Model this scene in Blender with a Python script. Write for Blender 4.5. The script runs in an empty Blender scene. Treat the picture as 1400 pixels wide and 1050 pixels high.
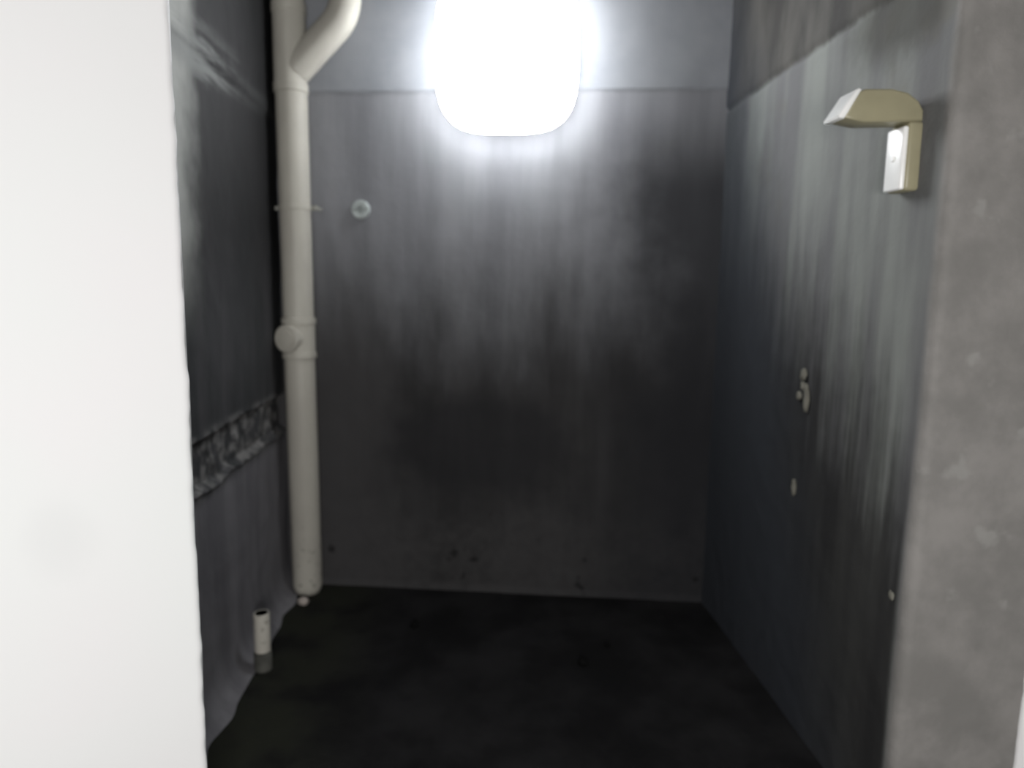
import bpy, bmesh, math, random
from mathutils import Vector, Matrix, noise
random.seed(7)
C = bpy.context.scene.collection
S = bpy.context.scene
PI = math.pi

# ------------------------------------------------------------------ camera
cam_d = bpy.data.cameras.new('camera')
cam_d.sensor_fit = 'HORIZONTAL'
cam_d.sensor_width = 36.0
cam_d.lens = 960.0 / 1400.0 * 36.0
cam_d.clip_start = 0.02
cam_d.dof.use_dof = True
cam_d.dof.focus_distance = 1.0
cam_d.dof.aperture_fstop = 2.5
cam = bpy.data.objects.new('camera', cam_d)
C.objects.link(cam)
YAX = Vector((-0.06186, 0.13724, -0.98860))      # room depth axis seen from the camera
UAX = Vector((0.01332, 0.99053, 0.13668))
YAX.normalize(); UAX = (UAX - YAX * UAX.dot(YAX)).normalized()
XAX = YAX.cross(UAX)
rot = Matrix((XAX, YAX, UAX))
cam.matrix_world = Matrix.Translation((0, 0, 1.25)) @ rot.to_4x4()
S.camera = cam

# ------------------------------------------------------------------ world, lights, exposure
wd = bpy.data.worlds.new('world'); S.world = wd
wd.use_nodes = True
wd.node_tree.nodes['Background'].inputs[0].default_value = (0.9, 0.95, 1.0, 1)
wd.node_tree.nodes['Background'].inputs[1].default_value = 0.02

FRONT_W = 175.0       # added unseen light behind the viewer, set back to even its reach
GLOW_E = 28.0        # made-up glowing body on the back wall
pl = bpy.data.lights.new('front_light', 'POINT')
pl.energy = FRONT_W; pl.shadow_soft_size = 0.22; pl.color = (1.0, 0.985, 0.975)
plo = bpy.data.objects.new('front_light', pl); C.objects.link(plo)
plo.location = (0.10, -0.80, 1.12)

S.view_settings.view_transform = 'Standard'
S.view_settings.look = 'None'
S.view_settings.exposure = 0.0
S.view_settings.gamma = 1.0
S.view_settings.use_curve_mapping = False

# ------------------------------------------------------------------ material helpers
class NT:
    def __init__(s, name):
        s.m = bpy.data.materials.new(name); s.m.use_nodes = True
        s.t = s.m.node_tree; s.b = s.t.nodes['Principled BSDF']
        s.tc = s.t.nodes.new('ShaderNodeTexCoord')
        s.sep = None
    def n(s, typ, **k):
        x = s.t.nodes.new(typ)
        for a, v in k.items(): setattr(x, a, v)
        return x
    def put(s, sock, v):
        if isinstance(v, bpy.types.NodeSocket): s.t.links.new(v, sock)
        elif v is not None: sock.default_value = v
    def axis(s, i):
        if not s.sep:
            s.sep = s.n('ShaderNodeSeparateXYZ'); s.put(s.sep.inputs[0], s.tc.outputs['Object'])
        return s.sep.outputs[i]
    def math(s, op, a, b=None, c=None):
        x = s.n('ShaderNodeMath', operation=op)
        for i, v in enumerate((a, b, c)):
            if v is not None: s.put(x.inputs[i], v)
        return x.outputs[0]
    def noise(s, scale, detail=4, rough=0.55, stretch=(1, 1, 1), off=(0, 0, 0)):
        mp = s.n('ShaderNodeMapping'); s.put(mp.inputs[0], s.tc.outputs['Object'])
        mp.inputs['Scale'].default_value = stretch; mp.inputs['Location'].default_value = off
        x = s.n('ShaderNodeTexNoise'); s.put(x.inputs['Vector'], mp.outputs[0])
        x.inputs['Scale'].default_value = scale; x.inputs['Detail'].default_value = detail
        x.inputs['Roughness'].default_value = rough
        return x.outputs[0]
    def ramp(s, v, lo, hi, a=0.0, b=1.0):
        x = s.n('ShaderNodeMapRange', interpolation_type='SMOOTHSTEP'); x.clamp = True
        for i, q in enumerate((v, lo, hi, a, b)): s.put(x.inputs[i], q)
        return x.outputs[0]
    def mix(s, f, a, b):
        x = s.n('ShaderNodeMix', data_type='RGBA')
        s.put(x.inputs[0], f)
        for i, v in ((6, a), (7, b)):
            s.put(x.inputs[i], v if isinstance(v, bpy.types.NodeSocket) else (*v, 1))
        return x.outputs[2]
    def scale(s, col, f):
        x = s.n('ShaderNodeVectorMath', operation='SCALE')
        s.put(x.inputs[0], col); s.put(x.inputs['Scale'], f); return x.outputs[0]
    def spot(s, p, r, soft=0.5):
        """1 inside a stain of radius r (x, y, z radii) at p"""
        mp = s.n('ShaderNodeVectorMath', operation='SUBTRACT')
        s.put(mp.inputs[0], s.tc.outputs['Object']); mp.inputs[1].default_value = p
        dv = s.n('ShaderNodeVectorMath', operation='DIVIDE'); s.put(dv.inputs[0], mp.outputs[0]); dv.inputs[1].default_value = r
        ln = s.n('ShaderNodeVectorMath', operation='LENGTH'); s.put(ln.inputs[0], dv.outputs[0])
        nz = s.noise(9.0, 3)
        d = s.math('ADD', ln.outputs['Value'], s.math('MULTIPLY', s.math('SUBTRACT', nz, 0.5), 0.9))
        return s.ramp(d, 1.0 - soft, 1.0 + soft, 1.0, 0.0)
    def done(s, col, rough=0.8, spec=0.3, bump=None, bs=0.3, bd=0.01):
        s.put(s.b.inputs['Base Color'], col if isinstance(col, bpy.types.NodeSocket) else (*col, 1))
        s.put(s.b.inputs['Roughness'], rough); s.b.inputs['Specular IOR Level'].default_value = spec
        if bump is not None:
            x = s.n('ShaderNodeBump'); x.inputs['Strength'].default_value = bs; x.inputs['Distance'].default_value = bd
            s.put(x.inputs['Height'], bump); s.put(s.b.inputs['Normal'], x.outputs[0])
        return s.m

def mat_white():
    t = NT('white_paint')
    a = t.noise(1.3, 3); b = t.noise(14, 4)
    col = t.mix(t.ramp(a, 0.3, 0.7), (0.80, 0.785, 0.79), (0.785, 0.80, 0.79))
    st = t.spot((-0.655, 1.13, 0.83), (0.05, 0.05, 0.06), 0.6)
    col = t.mix(t.math('MULTIPLY', st, 0.14), col, (0.55, 0.56, 0.56))
    return t.done(col, 0.7, 0.15, b, 0.15, 0.004)

def mat_back():
    t = NT('coated_back_wall')
    z = t.axis(2); x = t.axis(0)
    big = t.noise(3.2, 4, 0.6); fine = t.noise(22, 5, 0.65)
    # grey cement of the beam, black waterproof coat under it, brushed on in vertical strokes
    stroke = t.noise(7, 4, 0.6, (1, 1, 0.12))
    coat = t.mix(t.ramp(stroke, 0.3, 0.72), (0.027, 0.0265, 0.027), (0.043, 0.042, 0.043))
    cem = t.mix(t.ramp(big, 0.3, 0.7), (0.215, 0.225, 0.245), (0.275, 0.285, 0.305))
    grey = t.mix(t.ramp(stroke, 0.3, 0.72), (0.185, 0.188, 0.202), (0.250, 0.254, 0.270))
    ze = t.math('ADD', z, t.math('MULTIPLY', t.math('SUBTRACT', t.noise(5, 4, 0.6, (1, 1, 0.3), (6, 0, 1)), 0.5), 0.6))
    coat = t.mix(t.ramp(ze, 0.80, 1.55), coat, grey)  # coat lightened upward, the bright source's glow painted into the colour
    zz = t.math('ADD', z, t.math('MULTIPLY', t.math('SUBTRACT', fine, 0.5), 0.02))
    col = t.mix(t.ramp(zz, 1.972, 1.982), coat, cem)
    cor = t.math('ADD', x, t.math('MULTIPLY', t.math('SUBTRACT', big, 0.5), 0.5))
    col = t.mix(t.math('MULTIPLY', t.ramp(cor, 0.38, 0.86, 0.0, 0.85), t.ramp(z, 1.6, 2.0, 1.0, 0.12)), col, (0.014, 0.0145, 0.017))   # shade towards the right corner painted into the colour
    # cement splashed over the coat along the foot of the wall and beside the pipe
    h = t.math('ADD', z, t.math('MULTIPLY', t.math('SUBTRACT', t.noise(4.0, 5, 0.6, (1, 1, 1.2), (3, 1, 2)), 0.5), 0.75))
    foot = t.math('MULTIPLY', t.ramp(h, 0.22, 0.40, 1.0, 0.0), t.math('MULTIPLY', t.ramp(fine, 0.30, 0.62, 0.25, 1.0), t.ramp(x, 0.0, 0.75, 1.0, 0.3)))
    col = t.mix(t.math('MULTIPLY', foot, 0.55), col, (0.060, 0.058, 0.058))
    side = t.math('MULTIPLY', t.ramp(t.math('ADD', x, t.math('MULTIPLY', t.math('SUBTRACT', big, 0.5), 0.35)), -0.42, -0.20, 1.0, 0.0), t.ramp(z, 1.0, 1.5, 1.0, 0.0))
    col = t.mix(t.math('MULTIPLY', side, 0.55), col, (0.062, 0.060, 0.061))
    dk = t.spot((0.05, 2.77, 0.62), (0.36, 0.36, 0.20), 0.35)
    col = t.mix(t.math('MULTIPLY', dk, 0.6), col, (0.016, 0.016, 0.018))
    pit = t.ramp(t.noise(16, 2, 0.5, (1, 1, 1), (5, 2, 8)), 0.66, 0.74)
    col = t.mix(t.math('MULTIPLY', pit, t.ramp(z, 0.1, 0.6, 0.7, 0.0)), col, (0.006, 0.006, 0.006))
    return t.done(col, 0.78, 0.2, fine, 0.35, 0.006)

def mat_left():
    t = NT('coated_left_wall')
    z = t.axis(2); y = t.axis(1)
    big = t.noise(2.6, 4, 0.6); fine = t.noise(24, 5, 0.65)
    stroke = t.noise(9, 4, 0.6, (1, 1, 0.15))
    coat = t.mix(t.ramp(stroke, 0.3, 0.7), (0.020, 0.021, 0.022), (0.036, 0.035, 0.037))
    coat = t.scale(coat, t.ramp(z, 1.0, 1.5, 1.7, 0.36))  # coat darkened with height, painting in less light from the bright source
    coat = t.mix(t.ramp(t.math('ADD', z, t.math('MULTIPLY', fine, 0.05)), 0.64, 0.70, 1.0, 0.0), coat, t.mix(t.ramp(stroke, 0.3, 0.7), (0.120, 0.117, 0.126), (0.190, 0.185, 0.196)))
    # lighter near the opening and above
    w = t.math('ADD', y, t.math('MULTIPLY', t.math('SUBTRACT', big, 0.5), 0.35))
    lighter = t.math('MULTIPLY', t.ramp(w, 1.86, 2.10, 1.0, 0.0), t.ramp(z, 1.05, 1.42))
    col = t.mix(t.math('MULTIPLY', lighter, 0.85), coat, (0.33, 0.335, 0.315))
    # pale mortar smeared along the joint under the beam
    sm = t.noise(5, 4, 0.6, (1, 0.45, 4.0), (1, 2, 3))
    zs = t.math('ADD', z, t.math('MULTIPLY', t.math('SUBTRACT', t.noise(4, 2), 0.5), 0.08))
    band = t.math('MULTIPLY', t.ramp(zs, 1.79, 1.86), t.math('MULTIPLY', t.ramp(zs, 1.90, 2.0, 1.0, 0.0), t.ramp(y, 2.15, 2.5, 1.0, 0.1)))
    col = t.mix(t.math('MULTIPLY', t.math('MULTIPLY', band, t.ramp(sm, 0.42, 0.6)), 0.8), col, (0.15, 0.155, 0.15))
    # broken plaster showing in the chased groove
    gv = t.math('MULTIPLY', t.ramp(z, 0.62, 0.68), t.ramp(z, 0.80, 0.85, 1.0, 0.0))
    col = t.mix(t.math('MULTIPLY', gv, t.ramp(t.noise(17, 4, 0.6), 0.42, 0.62, 0.0, 0.85)), col, (0.19, 0.185, 0.18))
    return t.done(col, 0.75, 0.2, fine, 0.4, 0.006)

def mat_right():
    t = NT('stained_right_wall')
    z = t.axis(2); y = t.axis(1); x = t.axis(0)
    big = t.noise(3.0, 4, 0.6); fine = t.noise(26, 5, 0.65)
    streak = t.noise(8, 4, 0.5, (1, 1, 0.12)); drip = t.noise(30, 3, 0.55, (1, 1, 0.07), (4, 4, 0))
    cem = t.mix(t.ramp(streak, 0.34, 0.66), (0.140, 0.140, 0.142), (0.225, 0.236, 0.220))
    cem = t.mix(t.ramp(big, 0.55, 0.72, 0.0, 0.5), cem, (0.17, 0.16, 0.13))
    # brownish bare beam over the joint
    up = t.ramp(t.math('ADD', z, t.math('MULTIPLY', fine, 0.02)), 1.905, 1.925)
    beam = t.mix(t.ramp(t.noise(9, 3, 0.5, (1, 1, 0.3), (2, 0, 0)), 0.35, 0.65), (0.042, 0.040, 0.037), (0.086, 0.082, 0.074))
    col = t.mix(up, cem, beam)
    st = t.spot((0.945, 1.53, 1.86), (0.2, 0.24, 0.09), 0.5)
    st = t.math('MULTIPLY', st, t.ramp(y, 1.40, 1.46))
    col = t.mix(t.math('MULTIPLY', st, 0.75), col, (0.050, 0.048, 0.040))        # brown stain under the joint
    # black coat brushed up the lower wall, ragged dripping top edge
    edge = t.math('ADD', t.math('MULTIPLY', t.math('SUBTRACT', drip, 0.5), 0.55), t.math('MULTIPLY', t.math('SUBTRACT', big, 0.5), 0.5))
    zc = t.math('ADD', t.math('ADD', z, edge), t.math('MULTIPLY', t.math('SUBTRACT', 1.72, y), 0.6))
    coat = t.math('MULTIPLY', t.ramp(zc, 0.72, 1.30, 1.0, 0.0), t.ramp(y, 1.385, 1.42))
    cc = t.mix(t.ramp(streak, 0.3, 0.7), (0.014, 0.0137, 0.014), (0.028, 0.0270, 0.0265))
    col = t.mix(t.math('MULTIPLY', coat, 0.93), col, cc)
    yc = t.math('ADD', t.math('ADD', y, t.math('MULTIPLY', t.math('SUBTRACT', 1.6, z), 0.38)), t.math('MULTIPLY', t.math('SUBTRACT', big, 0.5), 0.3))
    col = t.mix(t.ramp(yc, 2.02, 2.50, 0.0, 0.88), col, (0.036, 0.040, 0.048))   # falloff of light at the corner painted in dark
    # bare rounded nose and end face of the wall
    nose = t.ramp(t.math('ADD', y, t.math('MULTIPLY', t.math('SUBTRACT', big, 0.5), 0.03)), 1.385, 1.41, 1.0, 0.0)
    endc = t.mix(t.ramp(t.noise(6, 5, 0.6), 0.35, 0.68), (0.190, 0.184, 0.174), (0.255, 0.244, 0.232))
    endc = t.mix(t.ramp(t.noise(13, 3, 0.5, (1, 1, 1), (7, 1, 1)), 0.62, 0.74, 0, 0.7), endc, (0.29, 0.285, 0.27))
    col = t.mix(nose, col, endc)
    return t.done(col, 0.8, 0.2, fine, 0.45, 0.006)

def mat_floor():
    t = NT('dark_floor')
    y = t.axis(1); x = t.axis(0)
    big = t.noise(3.5, 5, 0.6); fine = t.noise(28, 5, 0.6)
    col = t.mix(t.ramp(big, 0.35, 0.68), (0.0085, 0.0083, 0.0086), (0.0170, 0.0165, 0.0170))
    ol = t.math('MULTIPLY', t.ramp(x, -0.55, -0.25, 1.0, 0.0), t.ramp(big, 0.3, 0.6))
    col = t.mix(ol, col, (0.0190, 0.0200, 0.0150))
    col = t.mix(t.ramp(t.math('ADD', y, t.math('MULTIPLY', fine, 0.05)), 1.14, 1.17, 1, 0), col, (0.20, 0.195, 0.185))
    return t.done(col, 0.9, 0.05, fine, 0.5, 0.008)

def mat_plain(name, c, rough=0.6, spec=0.3, var=0.15, sc=20, bs=0.15):
    t = NT(name); nz = t.noise(sc, 4)
    col = t.mix(t.ramp(nz, 0.3, 0.7), tuple(v * (1 - var) for v in c), tuple(min(1, v * (1 + var)) for v in c))
    return t.done(col, rough, spec, nz, bs, 0.003)

def mat_pvc():
    t = NT('weathered_pvc')
    z = t.axis(2)
    a = t.noise(5, 4, 0.6, (1, 1, 0.4)); b = t.noise(45, 4)
    col = t.mix(t.ramp(a, 0.3, 0.7), (0.40, 0.380, 0.335), (0.48, 0.462, 0.405))
    sp = t.math('MULTIPLY', t.ramp(t.noise(34, 3), 0.58, 0.68), t.ramp(z, 0.0, 0.42, 0.75, 0.0))
    col = t.mix(sp, col, (0.13, 0.12, 0.10))
    return t.done(col, 0.5, 0.3, b, 0.06, 0.002)

def mat_glow():
    t = NT('bright_source_glow')
    t.b.inputs['Base Color'].default_value = (0.9, 0.9, 0.9, 1)
    t.b.inputs['Emission Color'].default_value = (0.95, 0.975, 1.0, 1)
    t.b.inputs['Emission Strength'].default_value = GLOW_E
    return t.m

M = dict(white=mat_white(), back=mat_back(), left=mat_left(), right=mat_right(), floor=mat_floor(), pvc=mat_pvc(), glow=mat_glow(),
         ceil=mat_plain('cement_ceiling', (0.14, 0.14, 0.138), 0.85),
         blocker=mat_plain('blocker_white', (0.55, 0.56, 0.57), 0.5),
         clip=mat_plain('dull_metal', (0.30, 0.30, 0.27), 0.5),
         fit=mat_plain('grey_fitting', (0.42, 0.46, 0.45), 0.55),
         cream=mat_plain('cream_plastic', (0.31, 0.285, 0.185), 0.4, 0.4, 0.05), lit_face=mat_plain('lit_plastic', (0.92, 0.92, 0.90), 0.28, 0.5, 0.03),  # the white one is a lit copy of the cream plastic
         chip=mat_plain('pale_plaster', (0.16, 0.155, 0.13), 0.9),
         lump=mat_plain('plaster_lump', (0.36, 0.32, 0.29), 0.9),
         hole=mat_plain('dark_bore', (0.05, 0.055, 0.055), 0.9),
         stone=mat_plain('black_grit', (0.004, 0.004, 0.004), 0.95, 0.1),
         dirt=mat_plain('grimy_pvc', (0.075, 0.075, 0.066), 0.8, 0.2, 0.3))

# ------------------------------------------------------------------ mesh helpers
def obj(name, bm, mat, parent=None, smooth=None):
    me = bpy.data.meshes.new(name)
    bmesh.ops.recalc_face_normals(bm, faces=bm.faces)
    bm.to_mesh(me); bm.free()
    me.materials.append(mat)
    if smooth is not None:
        for p in me.polygons: p.use_smooth = True
        me.set_sharp_from_angle(angle=math.radians(smooth))
    o = bpy.data.objects.new(name, me); C.objects.link(o)
    if parent: o.parent = parent
    return o
def thing(name, label, cat, loc, rotz=0, group=None):
    o = bpy.data.objects.new(name, None); C.objects.link(o)
    o.location = loc; o.rotation_euler = (0, 0, rotz); o.empty_display_size = 0.05
    return tag(o, label, cat, group)
def tag(o, label, cat, group=None):
    o['label'] = label; o['category'] = cat
    if group: o['group'] = group
    return o
def structure(o): o['kind'] = 'structure'; return o

def path_wall(name, pts, z0, z1, nz, disp, thick, mat, side=1):
    """A wall along a plan polyline; the room is on its left (side=1) or right (side=-1); the face is rough, the back flat."""
    bm = bmesh.new(); N = []
    P = [Vector((*p, 0)) for p in pts]
    s = 0.0; S_ = [0.0]
    for i in range(len(P)):
        a = P[max(0, i - 1)]; b = P[min(len(P) - 1, i + 1)]
        d = (b - a).normalized(); N.append(Vector((-d.y, d.x, 0)) * side)
        if i: s += (P[i] - P[i - 1]).length; S_.append(s)
    F = []; B = []
    for i, p in enumerate(P):
        col = []
        for k in range(nz + 1):
            z = z0 + (z1 - z0) * k / nz
            v = p + N[i] * disp(S_[i], z, p) + Vector((0, 0, z))
            col.append(bm.verts.new(v))
        F.append(col)
        B.append([bm.verts.new(p - N[i] * thick + Vector((0, 0, z))) for z in (z0, z1)])
    n = len(P)
    for i in range(n - 1):
        for k in range(nz): bm.faces.new((F[i][k], F[i + 1][k], F[i + 1][k + 1], F[i][k + 1]))
        bm.faces.new((B[i][0], B[i][1], B[i + 1][1], B[i + 1][0]))
        bm.faces.new((F[i][0], B[i][0], B[i + 1][0], F[i + 1][0]))
        bm.faces.new((F[i][nz], F[i + 1][nz], B[i + 1][1], B[i][1]))
    for i in (0, n - 1):
        bm.faces.new([B[i][0]] + F[i] + [B[i][1]])
    return structure(obj(name, bm, mat, smooth=40))

def seg(a, b, n):
    return [(a[0] + (b[0] - a[0]) * i / n, a[1] + (b[1] - a[1]) * i / n) for i in range(n + 1)]
def nz3(x, y, z, s): return noise.noise(Vector((x, y, z)) * s)
def sm(v, a, b):
    t = max(0.0, min(1.0, (v - a) / (b - a))); return t * t * (3 - 2 * t)

def tube(bm, pts, r, n=24, caps=True, inner=None):
    """Round tube along pts; r a number or one radius per point. inner = wall radius of an open end at the last point."""
    V = [Vector(p) for p in pts]
    R = r if isinstance(r, (list, tuple)) else [r] * len(V)
    rings = []; up = None
    for i, p in enumerate(V):
        d = (V[min(i + 1, len(V) - 1)] - V[max(i - 1, 0)])
        if d.length < 1e-9: d = V[-1] - V[0]
        d.normalize()
        if up is None:
            up = Vector((1, 0, 0)) if abs(d.x) < 0.9 else Vector((0, 1, 0))
        u = (up - d * up.dot(d)).normalized(); w = d.cross(u); up = u
        rings.append([bm.verts.new(p + (u * math.cos(2 * PI * k / n) + w * math.sin(2 * PI * k / n)) * R[i]) for k in range(n)])
    for a, b in zip(rings, rings[1:]):
        for k in range(n): bm.faces.new((a[k], a[(k + 1) % n], b[(k + 1) % n], b[k]))
    if caps:
        bm.faces.new(rings[0][::-1]); bm.faces.new(rings[-1])
def tube_bm(*a, **k):
    bm = bmesh.new(); tube(bm, *a, **k); return bm
def box_bm(c, s, bev=0.0, segs=2):
    bm = bmesh.new(); bmesh.ops.create_cube(bm, size=1.0)
    for v in bm.verts: v.co = Vector((v.co.x * s[0] + c[0], v.co.y * s[1] + c[1], v.co.z * s[2] + c[2]))
    if bev: bmesh.ops.bevel(bm, geom=bm.edges[:], offset=bev, segments=segs, affect='EDGES', profile=0.5)
    return bm
def prism_bm(outline, d0, d1, bev=0.0):
    """outline in (x, z), extruded along y from d0 to d1"""
    bm = bmesh.new()
    a = [bm.verts.new((x, d0, z)) for x, z in outline]; b = [bm.verts.new((x, d1, z)) for x, z in outline]
    n = len(outline)
    fs = [bm.faces.new(a), bm.faces.new(b[::-1])]
    for i in range(n): bm.faces.new((a[i], b[i], b[(i + 1) % n], a[(i + 1) % n]))
    if bev:
        es = [e for f in fs for e in f.edges]
        bmesh.ops.bevel(bm, geom=es, offset=bev, segments=2, affect='EDGES', profile=0.5)
    return bm
def lump_bm(r, seed, sub=2, amp=0.3):
    bm = bmesh.new(); bmesh.ops.create_icosphere(bm, subdivisions=sub, radius=1)
    for v in bm.verts:
        k = 1 + amp * noise.noise(v.co * 1.7 + Vector((seed, seed * 2, 0)))
        v.co = Vector((v.co.x * r[0] * k, v.co.y * r[1] * k, v.co.z * r[2] * k))
    return bm

# ------------------------------------------------------------------ the setting
ZT = 2.70
LX = -0.745                                    # left wall face
BLx, BLy = -0.745, 2.883                       # back left corner
BRx, BRy = 0.948, 2.637                        # back right corner
bdir = Vector((BRx - BLx, BRy - BLy, 0)).normalized()
bnrm = Vector((bdir.y, -bdir.x, 0))            # out of the back wall, into the room
BANG = math.atan2(bdir.y, bdir.x)
def on_back(x): return BLy + (x - BLx) * (BRy - BLy) / (BRx - BLx)

structure(obj('floor', box_bm((0.2, 0.95, -0.06), (3.6, 4.3, 0.12)), M['floor']))
structure(obj('ceiling', box_bm((0.2, 0.95, ZT + 0.06), (3.6, 4.3, 0.12)), M['ceil']))

def d_back(s, z, p):
    d = 0.0035 * nz3(s, 0, z, 3) + 0.0015 * nz3(s, 5, z, 13)
    e = 0.002 * nz3(s, 9, 0, 11)
    return d + 0.008 * sm(z, 1.973 + e, 1.981 + e) + 0.005 * sm(z, 0.03, 0.0)
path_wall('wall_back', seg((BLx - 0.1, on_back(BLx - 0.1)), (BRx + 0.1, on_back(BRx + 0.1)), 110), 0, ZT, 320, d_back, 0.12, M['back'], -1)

def d_left(s, z, p):
    y = p.y
    d = 0.003 * nz3(y, 1, z, 3) + 0.0018 * nz3(y, 3, z, 14)
    up = 0.812 + 0.012 * nz3(y, 7, 0, 7) + 0.008 * nz3(y, 2, 0, 24)
    lo = 0.668 + 0.016 * nz3(y, 4, 0, 6) + 0.010 * nz3(y, 8, 0, 22)
    g = sm(z, lo - 0.006, lo + 0.014) * (1 - sm(z, up - 0.012, up + 0.004))
    lump = max(0.0, nz3(y, 6, z, 9)) * 0.030 + max(0.0, nz3(y, 16, z, 22)) * 0.010
    d += g * (-0.024 + lump)
    d += 0.008 * math.exp(-((z - lo + 0.004) / 0.008) ** 2) + 0.003 * math.exp(-((z - up - 0.008) / 0.007) ** 2)
    d += 0.006 * sm(z, 1.872, 1.884)                                    # beam over the wall
    d += 0.06 * math.exp(-z / 0.035) * (1 + 0.3 * nz3(y, 2, 0, 8)) if z < 0.25 else 0   # mortar fillet at the floor
    return d
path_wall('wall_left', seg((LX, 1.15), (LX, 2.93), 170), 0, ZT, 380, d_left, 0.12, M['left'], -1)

def d_right(s, z, p):
    inner = sm(p.y, 1.37, 1.42)
    d = 0.004 * nz3(p.x + p.y, 2, z, 2.6) + 0.0018 * nz3(p.x + p.y, 6, z, 15)
    d += inner * (-0.007) * math.exp(-((z - 1.905 - 0.01 * nz3(p.y, 1, 0, 4)) / 0.006) ** 2)
    d += inner * 0.004 * sm(z, 1.908, 1.914)
    return d
RX, JY, JR = 0.945, 1.37, 0.022
rp = seg((BRx, 2.72), (RX, JY + JR), 110)
rp += [(RX + JR - JR * math.cos(a), JY + JR - JR * math.sin(a)) for a in [PI / 2 * k / 6 for k in range(1, 7)]]
rp += seg((RX + JR, JY), (1.225, JY), 26)[1:]
# the right wall has a face round its end, so its core is filled as one solid
def solid_wall(name, path, close, z0, z1, nz, disp, mat, nface):
    bm = bmesh.new(); P = [Vector((*p, 0)) for p in path]; s = 0; F = []
    for i, p in enumerate(P):
        d = (P[min(len(P) - 1, i + 1)] - P[max(0, i - 1)]).normalized()
        nn = Vector((d.y, -d.x, 0))
        F.append([bm.verts.new(p + nn * disp(0, z0 + (z1 - z0) * k / nz, p) + Vector((0, 0, z0 + (z1 - z0) * k / nz))) for k in range(nz + 1)])
    Cc = [(bm.verts.new((*c, z0)), bm.verts.new((*c, z1))) for c in close]
    for i in range(len(F) - 1):
        for k in range(nz): bm.faces.new((F[i][k], F[i + 1][k], F[i + 1][k + 1], F[i][k + 1]))
    bm.faces.new(F[-1] + [Cc[0][1], Cc[0][0]])
    for (a, b), (c, d) in zip(Cc, Cc[1:]): bm.faces.new((a, b, d, c))
    bm.faces.new(F[0] + [Cc[-1][1], Cc[-1][0]])
    bm.faces.new([c[0] for c in F] + [c[0] for c in Cc]); bm.faces.new([c[nz] for c in F] + [c[1] for c in Cc])
    return structure(obj(name, bm, mat, smooth=40))
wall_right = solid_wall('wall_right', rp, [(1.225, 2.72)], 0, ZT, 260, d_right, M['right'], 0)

# white painted walls either side of the opening, splayed away from it
EX, EY = -0.4875, 1.25
A = math.radians(30)
def white_wall(name, ex, ey, sx, length, thick):
    """Plastered wall whose free edge, at (ex, ey), is slightly chipped."""
    bm = bmesh.new(); nu, nz = 50, 300
    t = Vector((sx * math.cos(A), -math.sin(A), 0)); nrm = Vector((-sx * math.sin(A), -math.cos(A), 0))
    F = []
    for i in range(nu + 1):
        u = length * (i / nu) ** 1.8; col = []
        for k in range(nz + 1):
            z = ZT * k / nz
            rag = (0.0030 * nz3(0, 1, z, 9) + 0.0022 * nz3(3, 1, z, 30)) * max(0, 1 - u / 0.05)
            p = Vector((ex, ey, z)) + t * (u + rag) + nrm * (0.002 * nz3(u, 3, z, 4) - 0.006 * max(0, 1 - u / 0.008) ** 2)
            col.append(bm.verts.new(p))
        F.append(col)
    for i in range(nu):
        for k in range(nz): bm.faces.new((F[i][k], F[i + 1][k], F[i + 1][k + 1], F[i][k + 1]))
    b0 = [bm.verts.new(F[0][k].co - nrm * thick) for k in (0, nz)]; b1 = [bm.verts.new(F[-1][k].co - nrm * thick) for k in (0, nz)]
    bm.faces.new(F[0] + b0[::-1]); bm.faces.new(F[-1] + b1[::-1]); bm.faces.new((b0[0], b0[1], b1[1], b1[0]))
    bm.faces.new([c[0] for c in F] + [b1[0], b0[0]]); bm.faces.new([c[nz] for c in F] + [b1[1], b0[1]])
    return structure(obj(name, bm, M['white'], smooth=40))
white_wall('wall_front_left', EX, EY, -1, 1.7, 0.06)
white_wall('wall_front_right', 1.2235, 1.366, 1, 0.8, 0.06)

# pale plaster chips left on the right wall
for (y, z, r, sd) in ((1.905, 1.018, (0.006, 0.016, 0.018), 1), (1.880, 0.950, (0.007, 0.011, 0.040), 2), (1.925, 0.955, (0.005, 0.013, 0.013), 3),
                      (1.905, 0.985, (0.005, 0.012, 0.012), 6), (1.918, 0.690, (0.005, 0.011, 0.026), 4), (1.428, 0.582, (0.004, 0.010, 0.010), 5)):
    o = obj('plaster_chip', lump_bm(r, sd, 2, 0.5), M['chip'], wall_right, 60)
    o.location = (RX - 0.002, y, z)

# ------------------------------------------------------------------ bright source on the back wall; body made up proud, to light that wall
lx = 0.148
light_source = thing('bright_source', 'large blinding white light high on the dark back wall, body made up', 'light_source', (lx, on_back(lx), 2.09), BANG)
# local axes: x along the wall, -y out into the room
def superell(w, h, e, n=72):
    out = []
    for k in range(n):
        a = 2 * PI * k / n; c, s_ = math.cos(a), math.sin(a)
        out.append((w * math.copysign(abs(c) ** (2 / e), c), h * math.copysign(abs(s_) ** (2 / e), s_)))
    return out
obj('glow_blocker', prism_bm(superell(0.248, 0.268, 3.5), -0.066, -0.004, 0.005), M['blocker'], light_source, 40)  # added opaque rim that blocks part of the sideways glow
bm = bmesh.new(); rings = []
DEP = 0.085
prof = [(1.0, 0.0), (1.0, 0.35), (0.985, 0.62), (0.93, 0.84), (0.80, 0.96), (0.5, 1.0)]
for f, d in prof:
    e = 3.5
    rings.append([bm.verts.new((x, -0.064 - DEP * d, z)) for x, z in superell(0.258 * f, 0.280 * f, e)])
for a, b in zip(rings, rings[1:]):
    for k in range(len(a)): bm.faces.new((a[k], a[(k + 1) % len(a)], b[(k + 1) % len(a)], b[k]))
bm.faces.new(rings[0][::-1]); bm.faces.new(rings[-1])
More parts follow.
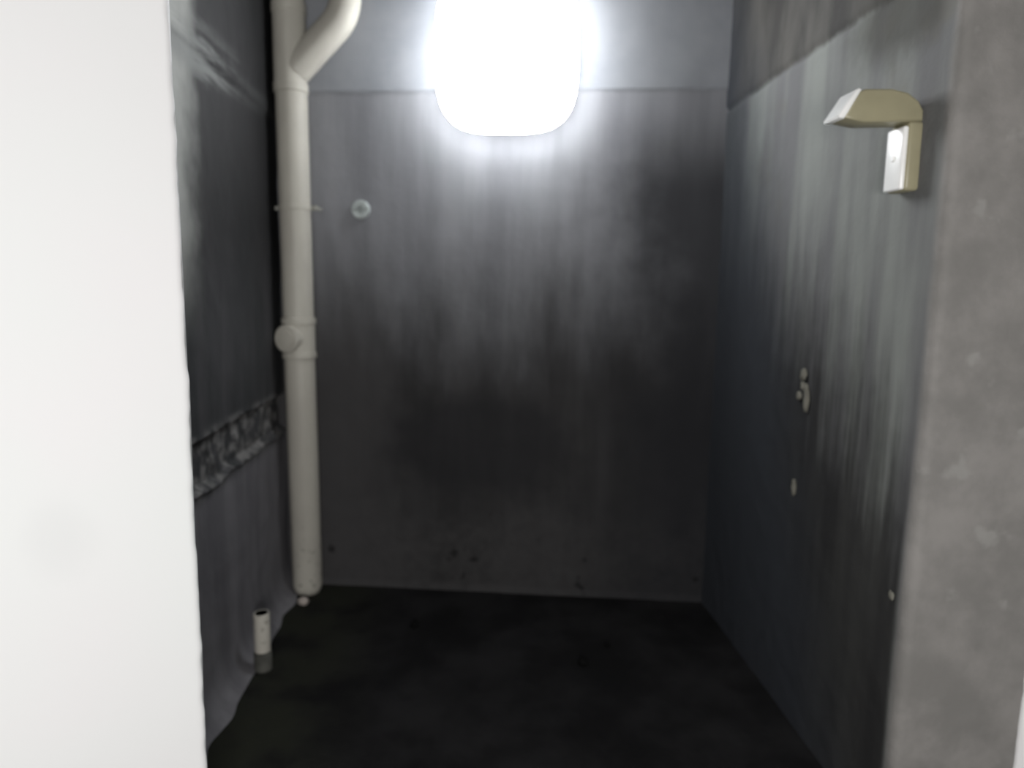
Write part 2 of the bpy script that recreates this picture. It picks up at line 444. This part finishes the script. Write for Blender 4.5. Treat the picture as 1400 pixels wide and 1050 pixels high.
o = obj('glow_body', bm, M['glow'], light_source, 60); o['label'] = 'glowing white rounded body'

# ------------------------------------------------------------------ tall drain pipe in the left corner
PX, PY = -0.662, 2.795
R0 = 0.0585
pipe = thing('drain_pipe', 'tall off-white plastic drain pipe with a branch, standing in the back left corner', 'pipe', (PX, PY, 0), BANG)
obj('lower_pipe', tube_bm([(0.012, 0, 0.0), (0.012, 0, 0.012), (0.011, 0, 0.03), (0.003, 0, 0.945), (0.003, 0, 1.0)], [R0 * .78, R0 * 0.9, R0, R0, R0], 32), M['pvc'], pipe, 40)
# inspection fitting: body with two collars and a round screwed plug turned towards the left
body = obj('inspection_tee', tube_bm([(0.003, 0, z) for z in (0.962, 0.965, 0.985, 0.988, 1.095, 1.098, 1.120, 1.123)],
          [R0, R0 + .007, R0 + .007, R0 + .003, R0 + .003, R0 + .007, R0 + .007, R0], 32), M['pvc'], pipe, 35)
pd = Vector((-0.26, -0.965, 0)).normalized()
c = Vector((0.003, 0, 1.043))
plug = tube_bm([c + pd * d for d in (0.03, 0.062, 0.064, 0.080, 0.085)], [0.048, 0.048, 0.053, 0.053, 0.046], 28)
obj('access_plug', plug, M['pvc'], body, 35)
obj('plug_rim', tube_bm([c + pd * d for d in (0.082, 0.090, 0.092)], [0.036, 0.036, 0.032], 24), M['pvc'], body, 35)
obj('upper_pipe', tube_bm([(0.003, 0, 1.115), (-0.001, 0, 1.975)], R0, 32), M['pvc'], pipe, 40)
# wye fitting: straight run with sockets, and the slanted branch
run = obj('wye_fitting', tube_bm([(-0.002, 0, z) for z in (1.955, 1.958, 1.99, 1.993, 2.235, 2.238, 2.27, 2.273)],
          [R0, R0 + .005, R0 + .005, R0 + .002, R0 + .002, R0 + .005, R0 + .005, R0], 32), M['pvc'], pipe, 35)
br = [(0.0 + 0.02, 0, 2.04), (0.168, 0, 2.188)]
pts = [Vector(br[0]), Vector(br[1])]
# elbow back to vertical
bx, bz = 0.168, 2.188
ctr = Vector((bx - 0.15 * math.sin(PI / 4), 0, bz + 0.15 * math.cos(PI / 4)))
for k in range(1, 9):
    a = PI / 4 * k / 8
    ang = -PI / 4 + a
    pts.append(ctr + Vector((0.15 * math.cos(ang), 0, 0.15 * math.sin(ang))))
pts.append(pts[-1] + Vector((0, 0, 0.42)))
obj('branch_pipe', tube_bm(pts, R0 - 0.001, 32), M['pvc'], pipe, 40)
obj('top_pipe', tube_bm([(-0.002, 0, 2.25), (-0.002, 0, ZT - 0.004)], R0, 32), M['pvc'], pipe, 40)
# clamp round the pipe with an ear and bolt either side
cl = obj('pipe_clamp', tube_bm([(0.001, 0, z) for z in (1.528, 1.530, 1.546, 1.548)], [R0, R0 + .0025, R0 + .0025, R0], 32), M['pvc'], pipe, 35)
for sx in (-1, 1):
    if sx < 0: e = obj('clamp_ear', box_bm((-0.0685, 0.005, 1.538), (0.023, 0.006, 0.016), 0.002), M['clip'], cl, 30)
    else: e = obj('clamp_ear', box_bm((0.0745, 0.005, 1.538), (0.034, 0.006, 0.018), 0.002), M['clip'], cl, 30)
obj('clamp_bolt', tube_bm([(0.082, 0.060, 1.538), (0.082, -0.006, 1.538), (0.082, -0.009, 1.538)], [0.006, 0.006, 0.004], 10), M['clip'], cl, 30)

# ------------------------------------------------------------------ small fittings
sx_ = -0.417
st = thing('pipe_outlet', 'small round grey pipe outlet on the back wall right of the drain pipe', 'pipe', (sx_, on_back(sx_), 1.541), BANG)
bm = tube_bm([(0, y, 0) for y in (0.012, -0.010, -0.014, -0.014, -0.004)], [0.036, 0.036, 0.033, 0.016, 0.015], 26, caps=False)
bm.normal_update()
obj('flange', bm, M['fit'], st, 35)
obj('bore', tube_bm([(0, -0.001, 0), (0, -0.006, 0)], 0.0155, 20), M['hole'], st, 35)

sb = thing('pipe_stub', 'short white pipe stub standing on the floor by the left wall', 'pipe', (-0.664, 2.20, 0.0))
bm = bmesh.new()
tube(bm, [(0, 0, z) for z in (0.062, 0.19, 0.193, 0.193, 0.16)], [0.0255, 0.0255, 0.0245, 0.0205, 0.0205], 24)
obj('stub_pipe', bm, M['pvc'], sb, 35)
o = obj('stub_socket', tube_bm([(0, 0, z) for z in (0.0, 0.058, 0.064)], [0.0285, 0.0285, 0.0255], 24), M['dirt'], sb, 35)
o['label'] = 'grimy dark lower end'

lp = obj('plaster_lump', lump_bm((0.022, 0.018, 0.018), 3, 2, 0.4), M['lump'], None, 60)
lp.location = (-0.642, 2.672, 0.012); tag(lp, 'small pale lump of plaster on the floor at the foot of the drain pipe', 'lump')

# white bracket on the right wall: an arm reaching into the room over a screwed wall leg
bk = thing('wall_bracket', 'cream plastic bracket with a thick arm, screwed high on the right wall', 'bracket', (RX, 1.500, 1.47))
W = 0.034
arm = [(0.0, 0.134), (-0.125, 0.129), (-0.172, 0.137), (-0.140, 0.190), (-0.128, 0.195), (-0.070, 0.197), (-0.036, 0.190), (-0.012, 0.174), (0.0, 0.155)]
am = obj('arm', prism_bm(arm, -0.032, 0.032, 0.005), M['cream'], bk, 50)
lit_face = obj('lit_end', prism_bm([(-0.170, 0.135), (-0.181, 0.136), (-0.183, 0.141), (-0.150, 0.192), (-0.143, 0.196), (-0.137, 0.193)], -0.033, 0.033, 0.003), M['lit_face'], am, 50)  # lit facet: the light falling on it is put into a whiter colour
lit_face['label'] = 'end of the arm, coloured as lit'
leg = obj('wall_leg', box_bm((-0.013, 0, 0.0635), (0.034, 2 * W, 0.141), 0.008, 3), M['cream'], bk, 50)
cv = obj('lit_leg_face', box_bm((-0.033, 0, 0.060), (0.012, 2 * W - 0.006, 0.130), 0.005, 3), M['lit_face'], leg, 50)  # whiter side of the leg, with the light on it painted in
cv['label'] = 'face of the leg, coloured as lit'
obj('screw', tube_bm([(-0.037, 0, 0.062), (-0.041, 0, 0.062), (-0.0425, 0, 0.062)], [0.007, 0.007, 0.005], 14), M['lit_face'], leg, 35)

# grit on the floor
for (x, y, r, lb, sd) in ((-0.191, 2.469, (0.016, 0.020, 0.013), 'black lump of grit on the dark floor nearest the back wall', 1),
                          (0.391, 2.187, (0.018, 0.017, 0.013), 'larger black lump of grit on the dark floor, right of centre', 2),
                          (0.495, 2.300, (0.012, 0.012, 0.009), 'smaller black lump of grit farthest right on the dark floor', 3)):
    o = obj('stone', lump_bm(r, sd, 2, 0.4), M['stone'], None, 60); o.location = (x, y, r[2] * 0.6)
    tag(o, lb, 'stone', 'grit on the floor')
